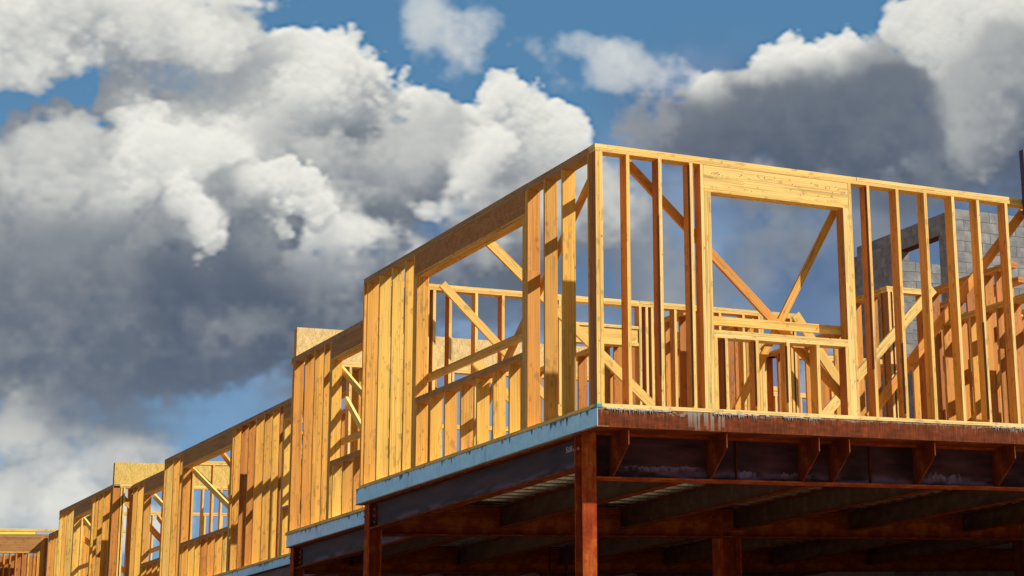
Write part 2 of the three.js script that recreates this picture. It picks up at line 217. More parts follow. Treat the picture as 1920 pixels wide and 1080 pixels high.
const paleWood = [[0.88, 0.6, 0.18], [0.84, 0.535, 0.135], [0.9, 0.64, 0.23]].map((t) => std({ color: lin(...t), map: woodMap, roughnessMap: woodRough, roughness: 1, bumpMap: woodMap, bumpScale: 0.0012 }));
const shadeTonedWood = std({ color: lin(0.44, 0.24, 0.095), map: woodMap, roughness: 0.85 });  // darkened to paint the shade on outer plate and sill edges
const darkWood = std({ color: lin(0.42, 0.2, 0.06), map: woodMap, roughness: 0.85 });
// oriented strand board, one metre square
const osbMap = (() => {
  const S = 512, d = new Float32Array(S * S).fill(0.5), r = rng(404);
  for (let n = 0; n < 7600; n++) {
    const cx = r() * S, cy = r() * S, a = (r() - 0.5) * 1.5, L = 12 + r() * 26, w = 2 + r() * 4, t = r(), ca = Math.cos(a), sa = Math.sin(a);
    for (let p = -L; p < L; p += 0.8) for (let q = -w; q < w; q += 0.8) { const x = (Math.round(cx + p * ca - q * sa) + S * 4) % S, y = (Math.round(cy + p * sa + q * ca) + S * 4) % S; d[y * S + x] = t * 0.85 + 0.15 * (q + w) / (2 * w); }
  }
  return texture(S, S, (u, v) => { const t = d[Math.min(S - 1, Math.floor(v * S)) * S + Math.min(S - 1, Math.floor(u * S))], l = 0.82 + 0.18 * t; return [l, l * (0.94 + 0.06 * t), l * (0.84 + 0.14 * t)]; });
})();
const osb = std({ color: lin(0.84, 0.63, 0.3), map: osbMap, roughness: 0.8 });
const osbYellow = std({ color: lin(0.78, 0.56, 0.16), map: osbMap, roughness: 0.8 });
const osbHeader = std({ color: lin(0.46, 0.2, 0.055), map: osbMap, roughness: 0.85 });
// steel
const rustMap = texture(512, 512, (u, v) => {
  const a = fbm2(u * 9, v * 9, 5), b = fbm2(u * 60, v * 60, 6), s = fbm2(u * 46, v * 3, 7), l = 0.66 + 0.3 * (a - 0.5) + 0.16 * (b - 0.5) + 0.28 * (s - 0.5), o = sstep(0.5, 0.7, a);
  return [l, l * mix(0.86, 1.04, o), l * mix(0.84, 1.0, o)];
});
const dull = (o) => new THREE.MeshPhysicalMaterial({ roughness: 0.9, metalness: 0, specularIntensity: 0.25, ...o });
const primer = dull({ color: lin(0.42, 0.095, 0.024), map: rustMap });
const primerBright = dull({ color: lin(0.8, 0.165, 0.03), map: rustMap });
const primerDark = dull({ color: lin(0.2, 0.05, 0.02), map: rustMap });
const millScale = std({ color: lin(0.15, 0.11, 0.125), map: rustMap, roughness: 0.45, metalness: 0.25 });
const purplePaint = std({ color: lin(0.06, 0.025, 0.075), roughness: 0.55 });
const galvanised = std({ color: lin(0.9, 0.86, 0.78), map: texture(256, 256, (u, v) => { const l = 0.75 + 0.4 * (fbm2(u * 30, v * 30, 61) - 0.5); return [l, l, l]; }), roughness: 0.32, metalness: 0.75 });
const boltSteel = std({ color: lin(0.3, 0.09, 0.05), roughness: 0.6 });
function webMap(seed, patches) { // bluish bloom and pale wash marks along a girder web, stains of their own shape
  return texture(1024, 128, (u, v) => {
    const x = u * patches.len, n = fbm2(x * 3, v * 5, seed), f = fbm2(x * 34, v * 5, seed + 1); let b = 0;
    for (const [c, w, h, s] of patches.at) { const dx = Math.abs(x - c) / w, edge = h + s * (fbm2(x * 30, c, seed + 2) - 0.45) * 1.1, dy = (edge - v) / (s * 0.9); if (dx < 1 && dy > 0 && dy < 1) b = Math.max(b, sstep(1, 0.75, dx) * sstep(0, 0.12, dy) * (1 - 0.85 * dy) * sstep(0.25, 0.55, f)); }
    const low = sstep(0.34, 0.1, v) * sstep(0.35, 0.65, n) * 0.7, l = 0.46 + 0.45 * (n - 0.5), m = clamp01(b * 0.6 + low * 0.6);
    return [mix(l * 0.72, 0.8, m), mix(l * 0.52, 0.85, m), mix(l * 0.52, 1, m)];
  });
}
// galvanised slab edge, sky reflection painted blue: dark drips run down from the plate
function skyTintFlashingMap(seed, pale) {
  const r = rng(seed), drips = []; for (let i = 0; i < 90; i++) drips.push([r(), 0.002 + 0.004 * r() * r(), 0.06 + 0.55 * r() * r() * r(), r()]);
  for (let c = 0; c < 9; c++) { const at = r(); for (let i = 0; i < 11; i++) drips.push([at + (r() - 0.5) * 0.05, 0.0014 + 0.0022 * r(), 0.14 + 0.6 * r() * r(), r()]); }
  return texture(2048, 96, (u, v) => {
    const down = 1 - v; let m = 0;
    for (const [c, w, L, s] of drips) { const dx = Math.abs(u - c); if (dx > w) continue; const t = 1 - dx / w; if (down < L * (0.35 + 0.65 * t)) m = Math.max(m, 0.35 + 0.6 * s); }
    const edge = sstep(0.1, 0.0, down - 0.05 * fbm2(u * 160, 3, seed)); m = Math.max(m, edge * 0.8);
    const n = fbm2(u * 60, v * 4, seed + 3), st = fbm2(u * 420, v * 1.2, seed + 5), p = pale * sstep(0.35, 0.8, u), seam = Math.abs(u - 0.405) < 0.0007 || Math.abs(u - 0.72) < 0.0006 ? 0.25 : 0, l = 1 + 0.14 * (n - 0.5) + 0.16 * (st - 0.5) - seam;
    return [mix(mix(0.7, 0.87, p) * l, 0.1, m), mix(mix(0.9, 0.87, p) * l, 0.13, m), mix(mix(1.0, 0.96, p) * l, 0.2, m)];
  });
}
// rust-red edge plate with cement slurry run over it
const edgePlateMap = (() => {
  const r = rng(2024), runs = [];
  for (let i = 0; i < 300; i++) { const x = r(), w = x < 0.12 ? 1 : x > 0.5 && x < 0.62 ? 1 : 0.6; runs.push([x, 0.0004 + 0.0009 * r() * r(), (0.2 + 0.75 * r() * r()) * w, 0.25 + 0.5 * r()]); }
  for (let i = 0; i < 13; i++) runs.push([0.121 + 0.0052 * i * (0.8 + 0.4 * r()) * 0.72, 0.0016 + 0.001 * r(), 0.7 + 0.4 * r(), 0.95]);
  return texture(2048, 128, (u, v) => {
    const down = 1 - v, n = fbm2(u * 90, v * 6, 12), s = fbm2(u * 600, v * 1.4, 13), fl = fbm2(u * 700, v * 60, 14); let m = 0;
    for (const [c, w, L, a] of runs) { const dx = Math.abs(u - c); if (dx < w && down < L) m = Math.max(m, a * (1 - 0.6 * down / L) * sstep(1, 0.4, dx / w)); }
    const top = 0.1 + 0.35 * sstep(0.5, 0.75, fbm2(u * 40, 1, 17)) * fbm2(u * 300, 2, 18); if (down < top) m = Math.max(m, 0.75 * sstep(0.35, 0.55, fbm2(u * 400, v * 20, 19)));
    const l = 0.62 + 0.42 * (n - 0.5) + 0.4 * (s - 0.5), sp = fl > 0.79 ? 0.5 : 0; m = Math.max(m, sp);
    return [mix(0.7 * l + 0.1, 0.74, m), mix(0.31 * l + 0.045, 0.68, m), mix(0.15 * l + 0.02, 0.64, m)];
  });
})();
const edgePlate = dull({ color: lin(0.55, 0.68, 0.72), map: edgePlateMap });
const slurry = std({ color: lin(0.4, 0.37, 0.36), roughness: 0.95 });
const concrete = std({ color: lin(0.3, 0.27, 0.23), map: texture(256, 256, (u, v) => { const l = 0.8 + 0.35 * (fbm2(u * 8, v * 8, 71) - 0.5) + 0.15 * (fbm2(u * 70, v * 70, 72) - 0.5); return [l, l * 0.99, l * 0.97]; }), roughness: 0.9 });
const blockMap = texture(256, 256, (u, v) => { const l = 0.78 + 0.34 * (fbm2(u * 6, v * 6, 81) - 0.5) + 0.28 * (fbm2(u * 90, v * 90, 82) - 0.5); return [l, l, l * 0.99]; });
const blockMats = [[0.39, 0.393, 0.41], [0.37, 0.374, 0.395], [0.41, 0.41, 0.422], [0.35, 0.356, 0.38]].map((c) => std({ color: lin(...c), map: blockMap, roughness: 0.95, bumpMap: blockMap, bumpScale: 0.003 }));
const mortar = std({ color: lin(0.38, 0.38, 0.385), roughness: 0.95 });
const yellowSheet = std({ color: lin(0.85, 0.72, 0.04), roughness: 0.6 });
const tealTape = std({ color: lin(0.05, 0.3, 0.27), roughness: 0.5 });
const soil = std({ color: lin(0.4, 0.32, 0.22), map: texture(512, 512, (u, v) => { const l = 0.75 + 0.6 * (fbm2(u * 12, v * 12, 91) - 0.5) + 0.3 * (fbm2(u * 90, v * 90, 92) - 0.5); return [l, l * 0.96, l * 0.9]; }), roughness: 1 });

const bark = std({ color: lin(0.13, 0.06, 0.026), roughness: 0.95 });

// ---------- builders ----------
const R0 = rng(4711), pick = (a) => a[Math.floor(R0() * a.length)], jit = (s) => (R0() - 0.5) * 2 * s;
const used = {};
function numbered(name) { const n = (used[name] = (used[name] || 0) + 1); return n === 1 ? name : name + '_' + String(n - 1).padStart(3, '0'); }
function tag(o, label, category, group) { o.userData.label = label; if (category) { o.userData.category = category; o.userData.kind = 'thing'; } if (group) o.userData.group = group; return o; }
function thing(name, label, category, at, group) { const o = new THREE.Group(); o.name = numbered(name); o.position.set(...at); tag(o, label, category, group); scene.add(o); return o; }
function add(parent, name, geometry, material) { // a part (or, under the scene, a thing of one mesh); geometry in world metres
  const m = new THREE.Mesh(geometry, material); m.castShadow = m.receiveShadow = true;
  m.name = parent === scene ? numbered(name) : name;
  if (parent !== scene) { const p = new THREE.Vector3(); for (let q = parent; q && q !== scene; q = q.parent) p.add(q.position); m.geometry.translate(-p.x, -p.y, -p.z); }
  parent.add(m); return m;
}
// a board: length along `grain` ('x' | 'y' | 'z'), texture laid along the grain at real size from a random place
function slab(x0, x1, y0, y1, z0, z1, grain, tile = [0.6, 2.4]) {
  const lo = [Math.min(x0, x1), Math.min(y0, y1), Math.min(z0, z1)], hi = [Math.max(x0, x1), Math.max(y0, y1), Math.max(z0, z1)], g = grain === 'x' ? 0 : grain === 'y' ? 1 : 2;
  const geo = new THREE.BoxGeometry(hi[0] - lo[0], hi[1] - lo[1], hi[2] - lo[2]), p = geo.attributes.position, n = geo.attributes.normal, uv = geo.attributes.uv, ou = R0() * 3, ov = R0() * 5;
  for (let i = 0; i < p.count; i++) {
    const c = [p.getX(i), p.getY(i), p.getZ(i)], nn = [n.getX(i), n.getY(i), n.getZ(i)].map(Math.abs), face = nn[0] > 0.5 ? 0 : nn[1] > 0.5 ? 1 : 2;
    const rest = [0, 1, 2].filter((k) => k !== face), along = rest.includes(g) ? g : rest[0], across = rest.find((k) => k !== along);
    uv.setXY(i, ou + face * 0.37 + c[across] / tile[0], ov + c[along] / tile[1]);
  }
  geo.translate((lo[0] + hi[0]) / 2, (lo[1] + hi[1]) / 2, (lo[2] + hi[2]) / 2); return geo;
}
// a board between two points (centre line of its face), wide across `wide`, thick along `thick` (unit vectors made square to it)
function bar(a, b, width, thickness, thick) {
  const A = new THREE.Vector3(...a), B = new THREE.Vector3(...b), L = A.distanceTo(B), y = B.clone().sub(A).normalize(), z = new THREE.Vector3(...thick).addScaledVector(y, -new THREE.Vector3(...thick).dot(y)).normalize(), x = y.clone().cross(z);
  return slab(-width / 2, width / 2, -L / 2, L / 2, -thickness / 2, thickness / 2, 'y').applyMatrix4(new THREE.Matrix4().makeBasis(x, y, z).setPosition(A.add(B).multiplyScalar(0.5)));
}
function bowed(geo, x, y0, y1, amount) { // a stud that is not quite straight
  const p = geo.attributes.position; for (let i = 0; i < p.count; i++) { const t = (p.getY(i) - y0) / (y1 - y0); p.setX(i, p.getX(i) + amount * (t - 0.5)); } return geo;
}
function lean(geo, axis, shift, twist) { // real studs are never quite plumb or square: the upper end shifts a little and turns a little
  geo.computeBoundingBox(); const b = geo.boundingBox, p = geo.attributes.position, other = axis === 'X' ? 'Z' : 'X', c = (b.min[other.toLowerCase()] + b.max[other.toLowerCase()]) / 2;
  for (let i = 0; i < p.count; i++) { const t = (p.getY(i) - b.min.y) / (b.max.y - b.min.y); p['set' + axis](i, p['get' + axis](i) + (shift * 0.3 + twist * Math.sign(p['get' + other](i) - c) * 0.4) * t); p['set' + other](i, p['get' + other](i) + shift * t); }
}
const T = 0.038, DEEP = 0.14, H = 2.56, STUD_TOP = H - 2 * T;
const TONE_BAG = [0, 0, 1, 1, 1, 2, 2, 2, 3, 4, 5, 6, 7];
const tone = (bag = TONE_BAG) => wood[pick(bag)];
// A framed wall. run 'z': the outer face looks to -x at x = at; run 'x': the outer face looks to +z at z = at.
// Positions along the run are world coordinates; a stud given at s lies on [s - T, s] (run z) or [s, s + T] (run x).
function frame(spec) {
  const { name = 'stud_wall', label, group, run, at, from, to, y = 0, top = H, deep = DEEP, dark = false } = spec, y0 = D + y, y1 = D + top, lo = Math.min(from, to), hi = Math.max(from, to);
  const o = thing(name, label, 'stud wall', run === 'z' ? [at, y0, (lo + hi) / 2] : [(lo + hi) / 2, y0, at], group);
  const put = (part, s0, s1, a, b, d0, d1, grain, mat) => add(o, part, run === 'z' ? slab(at + d0, at + d1, a, b, s0, s1, grain === 's' ? 'z' : 'y') : slab(s0, s1, a, b, at - d1, at - d0, grain === 's' ? 'x' : 'y'), mat);
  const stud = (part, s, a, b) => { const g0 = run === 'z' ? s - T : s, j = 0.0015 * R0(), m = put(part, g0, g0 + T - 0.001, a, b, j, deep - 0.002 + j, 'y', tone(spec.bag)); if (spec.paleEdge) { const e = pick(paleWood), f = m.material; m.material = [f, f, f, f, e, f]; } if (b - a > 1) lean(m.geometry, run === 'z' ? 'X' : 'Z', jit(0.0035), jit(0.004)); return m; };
  put('sole_plate', lo, hi, y0 - T, y0, 0, deep, 's', pick(paleWood));
  // two top plates; the upper one is butt-jointed where the photograph shows a joint
  const edge = () => (spec.paleEdge ? pick(paleWood) : dark ? shadeTonedWood : wood[pick([1, 2, 3])]);
  put('top_plate', lo, hi, y1 - 2 * T, y1 - T - 0.004, 0, deep, 's', edge());
  const cuts = [lo, ...(spec.joints || []), hi].sort((a, b) => a - b);
  for (let i = 0; i + 1 < cuts.length; i++) put('top_plate', cuts[i] + (i ? 0.0015 : 0), cuts[i + 1] - 0.0015, y1 - T, y1, 0.004 + jit(0.003), deep + jit(0.002), 's', edge());
  for (const s of spec.studs || []) stud('stud', s, y0, y1 - 2 * T);
  for (const w of spec.openings || []) {
    const { a, b, head = 2.21, sill = 0.79, jacks = 2, kings = 1 } = w, l = Math.min(a, b), h = Math.max(a, b), y2 = D + head, ys = sill === null ? y0 : D + sill;
    for (let i = 0; i < jacks; i++) { stud('jack_stud', run === 'z' ? l - i * T : l - (i + 1) * T, y0, y2); stud('jack_stud', run === 'z' ? h + (i + 1) * T : h + i * T, y0, y2); }
    for (let i = 0; i < kings; i++) { stud('king_stud', run === 'z' ? l - (jacks + i) * T : l - (jacks + i + 1) * T, y0, y1 - 2 * T); stud('king_stud', run === 'z' ? h + (jacks + i + 1) * T : h + (jacks + i) * T, y0, y1 - 2 * T); }
    const e = jacks * T - 0.001;
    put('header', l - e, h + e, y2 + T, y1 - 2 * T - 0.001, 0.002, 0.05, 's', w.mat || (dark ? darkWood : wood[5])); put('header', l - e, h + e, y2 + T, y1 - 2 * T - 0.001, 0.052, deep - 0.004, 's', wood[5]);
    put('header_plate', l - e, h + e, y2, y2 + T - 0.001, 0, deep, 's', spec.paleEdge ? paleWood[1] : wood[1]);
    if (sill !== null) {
      put('sill_plate', l, h, ys - T, ys, 0, deep, 's', spec.paleEdge ? paleWood[0] : shadeTonedWood); put('sill_plate', l, h, ys - 2 * T, ys - T - 0.001, 0, deep, 's', spec.paleEdge ? paleWood[2] : wood[3]);
      for (const c of w.cripples || []) stud('cripple_stud', c, y0, ys - 2 * T);
    }
    if (w.rail) { const r = w.rail; put('guard_rail', r[0], r[1], D + r[2], D + r[2] + 0.089, deep, deep + T, 's', spec.paleEdge ? paleWood[1] : wood[1]); }
  }
  if (spec.lintel) { const [a, b, h] = spec.lintel; put('lintel_plate', a, b, D + h, D + h + T - 0.001, 0, deep, 's', paleWood[0]); put('lintel', a, b, D + h + T, D + h + 0.23, 0.01, deep - 0.01, 's', paleWood[1]); put('lintel_plate', a, b, D + h + 0.231, D + h + 0.268, 0, deep, 's', paleWood[2]); }
  for (const [p, q, dd = 0.02, w = 0.12, t] of spec.braces || []) { // boards nailed to the inner face: [run, height] to [run, height]
    const d = at + (run === 'z' ? 1 : -1) * (deep + dd + (spec.openings && spec.openings.some((x) => x.rail) ? 0.04 : 0));
    add(o, 'brace', run === 'z' ? bar([d, D + p[1], p[0]], [d, D + q[1], q[0]], w, T, [1, 0, 0]) : bar([p[0], D + p[1], d], [q[0], D + q[1], d], w, T, [0, 0, 1]), t ?? pick([wood[1], paleWood[1], wood[0]]));
  }
  return o;
}
const span = (a, b, n) => Array.from({ length: n }, (_, i) => a + ((b - a) * i) / (n - 1 || 1));
const every = (a, b, step = 0.406) => { const out = []; for (let s = a; s <= b + 1e-6; s += step) out.push(s + jit(0.012)); return out; };
// a rolled steel section along x, y or z: flanges and web as parts
function ibeam(o, axis, s0, s1, c, depth, width, mats, tf = 0.018, tw = 0.014) { // c: the two centre coordinates across the run
  const F = (part, u0, u1, v0, v1, m) => add(o, part, axis === 'x' ? slab(s0, s1, v0, v1, u0, u1, 'x', [1, 1]) : axis === 'z' ? slab(u0, u1, v0, v1, s0, s1, 'z', [1, 1]) : slab(u0, u1, s0, s1, v0, v1, 'y', [1, 1]), m);
  const [u, v, turned] = c; // beams: u across, v the underside; columns: u, v the centre
  if (axis === 'y' && turned) { F('flange', u - width / 2, u + width / 2, v + depth / 2 - tf, v + depth / 2, mats[0]); F('flange', u - width / 2, u + width / 2, v - depth / 2, v - depth / 2 + tf, mats[0]); F('web', u - tw / 2, u + tw / 2, v - depth / 2 + tf, v + depth / 2 - tf, mats[1]); return; }
  if (axis === 'y') { F('flange', u - depth / 2, u - depth / 2 + tf, v - width / 2, v + width / 2, mats[0]); F('flange', u + depth / 2 - tf, u + depth / 2, v - width / 2, v + width / 2, mats[0]); F('web', u - depth / 2 + tf, u + depth / 2 - tf, v - tw / 2, v + tw / 2, mats[1]); return; }
  F('flange', u - width / 2, u + width / 2, v, v + tf, mats[0]); F('flange', u - width / 2, u + width / 2, v + depth - tf, v + depth, mats[0]);
  const web = F('web', u - tw / 2, u + tw / 2, v + tf, v + depth - tf, mats[1]); if (mats[2]) { web.material = mats[2]; stretchWeb(web.geometry, axis); } return web;
}
function stretchWeb(geo, axis) { // one texture over the whole web: u along, v up
  geo.computeBoundingBox(); const b = geo.boundingBox, p = geo.attributes.position, k = axis === 'x' ? 'x' : 'z', get = axis === 'x' ? 'getX' : 'getZ';
  for (let i = 0; i < p.count; i++) { const t = (p[get](i) - b.min[k]) / (b.max[k] - b.min[k]); geo.attributes.uv.setXY(i, axis === 'x' ? t : 1 - t, (p.getY(i) - b.min.y) / (b.max.y - b.min.y)); }
}
function polyPlate(o, part, pts, x0, x1, mat) { // a plate square to x, outline in [z, y]
  const s = new THREE.Shape(pts.map(([z, y]) => new THREE.Vector2(-z, y))), g = new THREE.ExtrudeGeometry(s, { depth: x1 - x0, bevelEnabled: false }); g.rotateY(Math.PI / 2); g.translate(x0, 0, 0); return add(o, part, g, mat);
}

// ---------- ground and lower storey ----------
{
  const g = new THREE.PlaneGeometry(400, 400, 1, 1); g.rotateX(-Math.PI / 2); for (let i = 0; i < 4; i++) g.attributes.uv.setXY(i, g.attributes.uv.getX(i) * 50, g.attributes.uv.getY(i) * 50);
  const m = add(scene, 'ground', g, soil); m.position.y = 0; m.userData.kind = 'structure'; tag(m, 'bare brown building-site ground below the steel frame');
}
const EAST = 15.2; // how far the building is built to the east
const BAYS = [ // the stepped west front: x of the edge, z from, z to
  { x: 0, a: 0, b: -6.66 }, { x: 0.86, a: -6.66, b: -12.1 }, { x: 1.92, a: -12.1, b: -23.55 }, { x: 2.29, a: -23.55, b: -27.75 }, { x: 1.89, a: -27.75, b: -32.8 }, { x: 2.75, a: -32.8, b: -38.2 },
];
const YB = D - 0.222, YT = D - T - 0.002; // underside and top of the slab
BAYS.forEach(({ x, a, b }, i) => {
  const s = add(scene, 'floor_slab', slab(x + 0.008, EAST, YB + 0.075, YT, a - (i ? 0.001 : 0.01), b, 'x', [2, 2]), concrete); s.userData.kind = 'structure'; s.userData.label = ['concrete floor slab of the front corner bay', 'concrete floor slab of the second bay', 'concrete floor slab of the long third bay', 'concrete floor slab of the short fourth bay', 'concrete floor slab of the fifth bay', 'concrete floor slab of the farthest bay'][i];
});
// profiled steel deck under the slabs, ribs along x
const DECKS = [[0.25, -0.4, -6.4, 'under the front corner bay'], [1.1, -6.75, -11.9, 'under the second bay behind the girder'], [2.15, -12.3, -23.4, 'under the long third bay']];
for (const [x, a, b, where] of DECKS) {
  const o = thing('steel_deck', 'pale galvanised ribbed steel deck ' + where, 'steel deck', [x, YB, (a + b) / 2]);
  add(o, 'deck_sheet', slab(x, EAST - 0.5, YB + 0.06, YB + 0.072, a, b, 'x', [1, 1]), galvanised);
  for (let z = a - 0.1; z > b + 0.12; z -= 0.305) {
    const s = new THREE.Shape([[0.075, 0], [0.045, -0.06], [-0.045, -0.06], [-0.075, 0]].map((p) => new THREE.Vector2(...p))), g = new THREE.ExtrudeGeometry(s, { depth: EAST - 0.5 - x, bevelEnabled: false });
    g.rotateY(Math.PI / 2); g.translate(x, YB + 0.0595, z); const uv = g.attributes.uv, p = g.attributes.position; for (let i = 0; i < p.count; i++) uv.setXY(i, p.getX(i), p.getZ(i) * 2 + p.getY(i));
    add(o, 'rib', g, galvanised);
  }
}
// flashing on the west slab edges, tinted with the blue of reflected sky
const FL = [skyTintFlashingMap(3, 0.05), skyTintFlashingMap(8, 0.55), skyTintFlashingMap(15, 0.9)];
BAYS.forEach(({ x, a, b }, i) => {
  const label = ['flashing strip tinted sky blue with dark drips on the front bay slab edge', 'flashing strip tinted sky blue turning pale along the second bay slab edge', 'flashing strip tinted pale sky blue under the long third bay', 'pale flashing strip under the short fourth bay', 'pale flashing strip under the fifth bay', 'pale flashing strip under the farthest bay'][i];
  const o = thing('edge_flashing', label, 'flashing', [x, YB, (a + b) / 2]);
  const g = slab(x, x + 0.006, YB + 0.012, YT + 0.012, a, b, 'z'), p = g.attributes.position, uv = g.attributes.uv; for (let k = 0; k < p.count; k++) uv.setXY(k, (a - p.getZ(k)) / (a - b), (p.getY(k) - YB - 0.012) / (YT - YB));
  for (const s of [0.4, 0.74]) { const z = a - s * (a - b), lap = slab(x - 0.003, x - 0.0005, YB + 0.014, YT + 0.01, z, z - 0.11, 'z'), q = lap.attributes.position; for (let k = 0; k < q.count; k++) lap.attributes.uv.setXY(k, (a - q.getZ(k)) / (a - b) + 0.05, (q.getY(k) - YB - 0.012) / (YT - YB)); add(o, 'lap', lap, std({ color: lin(0.9, 0.92, 0.96), map: FL[Math.min(i, 2)], roughness: 0.4 })); }
  add(o, 'face', g, std({ color: lin(1, 1, 1), map: FL[Math.min(i, 2)], roughness: 0.35, metalness: 0.1 }));
  add(o, 'drip_edge', slab(x - 0.004, x + 0.12, YB, YB + 0.011, a, b, 'z', [1, 1]), darkWood);
});
add(scene, 'sealing_tape', slab(-0.004, 0.05, D - 0.036, D - 0.002, 0.004, -0.05, 'z', [1, 1]), tealTape); tag(scene.children.at(-1), 'small scrap of teal sealing tape on the deck corner', 'tape');

// rust-red edge plate along the south front, with slurry crust under the sole plate
{
  const o = thing('edge_plate', 'rust red steel edge plate streaked with cement under the square window wall', 'edge plate', [EAST / 2, YB, 0]);
  const g = slab(0.008, EAST, YB, YT - 0.004, -0.008, 0, 'x'), p = g.attributes.position, uv = g.attributes.uv; for (let k = 0; k < p.count; k++) uv.setXY(k, (p.getX(k) - 0.008) / 8, (p.getY(k) - YB) / (YT - YB));
  add(o, 'face', g, edgePlate); add(o, 'lip', slab(0.008, EAST, YB, YB + 0.01, -0.34, -0.0085, 'x', [1, 1]), primer);
  const r = rng(99), parts = [];
  for (let i = 0; i < 700; i++) {
    const x = 0.03 + r() * 5.9, dense = fbm2(x * 2.2, 0.5, 33); if (dense < (x < 0.9 ? 0.4 : 0.56)) continue; const w = 0.003 + 0.009 * r(), L = (0.012 + 0.07 * r() * r()) * (dense > 0.56 ? 1.2 : 0.6), c = new THREE.ConeGeometry(w, L, 5, 1); c.rotateX(Math.PI); c.scale(1, 1, 0.5); c.translate(x, YT - 0.004 - L / 2 - 0.004 * r(), 0.003); parts.push(c);
    const lump = new THREE.IcosahedronGeometry(0.005 + 0.007 * r(), 0); lump.scale(2.2, 0.8, 0.5); lump.translate(x + 0.02 * r(), YT - 0.006 - 0.006 * r(), 0.003); parts.push(lump.toNonIndexed ? lump : lump);
  }
  add(o, 'slurry_crust', mergeGeometries(parts.map((q) => (q.index ? q.toNonIndexed() : q))), slurry).userData.kind = 'stuff';
}
// front girder with tapered brackets
const GZ0 = -0.43, GB = D - 0.662;
{
  const o = thing('steel_girder', 'deep dark girder under the rust red edge with tapered bracket plates', 'girder', [EAST / 2, GB, GZ0], 'steel girders');
  const web = webMap(41, { len: 8, at: [[0.75, 0.5, 0.3, 0.14], [1.7, 0.12, 0.24, 0.2], [2.28, 0.2, 0.22, 0.2], [4.15, 0.24, 0.3, 0.26]] });
  const wm = dull({ color: lin(0.55, 0.37, 0.4), map: web, roughness: 0.7 });
  ibeam(o, 'x', 0.15, 8.15, [GZ0, GB], YB - 0.001 - GB, 0.18, [primerBright, wm, wm]);
  for (const x of [0.332, 1.396, 2.462, 2.828, 3.897, 4.96, 5.9]) polyPlate(o, 'bracket', [[-0.012, YB - 0.0015], [-0.012, D - 0.379], [-0.345, GB + 0.019], [GZ0 + 0.008, GB + 0.019], [GZ0 + 0.008, YB - 0.0015]], x - 0.006, x + 0.006, primer);
  for (const x of [1.72, 3.33]) add(o, 'stiffener', slab(x - 0.006, x + 0.006, GB + 0.019, YB - 0.025, GZ0 + 0.008, GZ0 + 0.03, 'y', [1, 1]), primerDark);
}
{ // west edge beam below the blue strip, with a chalk mark on its web
  const wm = dull({ color: lin(0.44, 0.3, 0.33), map: webMap(52, { len: 6, at: [] }), roughness: 0.6, specularIntensity: 0.5 });
  const beam = (x, a, b, label) => { const o = thing('edge_beam', label, 'steel beam', [x, D - 0.545, (a + b) / 2], 'edge beams below the flashing strips'); ibeam(o, 'z', b, a, [x, D - 0.545], 0.545 - 0.2225, 0.15, [primer, wm, wm]);
    for (const [e, s] of [[a, -1], [b, 1]]) { add(o, 'connection_plate', slab(x - 0.018, x - 0.0075, D - 0.5, D - 0.27, e + s * 0.012, e + s * 0.1, 'y', [1, 1]), primerDark); for (const y of [0.46, 0.385, 0.31]) add(o, 'bolt', new THREE.CylinderGeometry(0.013, 0.013, 0.016, 6).rotateZ(Math.PI / 2).translate(x - 0.026, D - y, e + s * 0.055), boltSteel); }
    return o; };
  const o = beam(0.12, -0.52, -6.32, 'dark purplish edge beam below the blue strip of the front bay');
  const cv = document.createElement('canvas'); cv.width = 128; cv.height = 64; const c = cv.getContext('2d'); c.clearRect(0, 0, 128, 64); c.strokeStyle = '#d8d0cc'; c.fillStyle = '#d8d0cc'; c.font = '52px sans-serif'; c.textAlign = 'center'; c.textBaseline = 'middle'; c.fillText('SUB', 64, 34);
  const t = new THREE.CanvasTexture(cv); t.colorSpace = THREE.SRGBColorSpace; const g = new THREE.PlaneGeometry(0.2, 0.085); g.rotateY(-Math.PI / 2); g.translate(0.1105, D - 0.318, -0.86);
  add(o, 'chalk_mark', g, new THREE.MeshStandardMaterial({ map: t, transparent: true, roughness: 0.9 }));
  beam(0.98, -6.8, -11.8, 'dark edge beam below the second bay flashing'); beam(2.04, -12.3, -17.6, 'dark edge beam below the near half of the third bay'); beam(2.04, -17.9, -23.3, 'dark edge beam below the far half of the third bay');
}
// secondary beams between the girders
const beamMats = [primer, std({ color: lin(0.2, 0.1, 0.075), map: rustMap, roughness: 0.55, metalness: 0.15 })];
[1.8, 3.46, 5.14, 6.98, 8.95, 10.9].forEach((x, i) => {
  for (const [a, b, where] of [[-0.52, -6.42, 'front bay'], [-6.6, -11.95, 'second bay'], [-12.1, -17.7, 'third bay']]) {
    const o = thing('floor_beam', `${['first', 'second', 'third', 'fourth', 'fifth', 'sixth'][i]} brown floor beam from the left under the ${where} deck`, 'steel beam', [x, D - 0.5, (a + b) / 2], 'floor beams under the deck');
    ibeam(o, 'z', b, a, [x, D - 0.5], 0.5 - 0.2225, 0.14, beamMats, 0.012, 0.01);
    for (const e of [a - 0.004, b + 0.004]) add(o, 'end_plate', slab(x - 0.05, x - 0.008, D - 0.47, D - 0.25, e - 0.004, e + 0.004, 'y', [1, 1]), primerDark);
  }
});
[[-6.5, 0.22, 'red brown cross girder behind the front bay'], [-12.02, 1.1, 'dark cross girder behind the second bay'], [-17.8, 2.2, 'dark cross girder deep below the third bay']].forEach(([z, x, label]) => {
  const o = thing('steel_girder', label, 'girder', [(x + EAST) / 2, D - 0.6, z], 'steel girders'); ibeam(o, 'x', x, EAST - 0.6, [z, D - 0.6], 0.6 - 0.2225, 0.17, [primer, primer]);
});
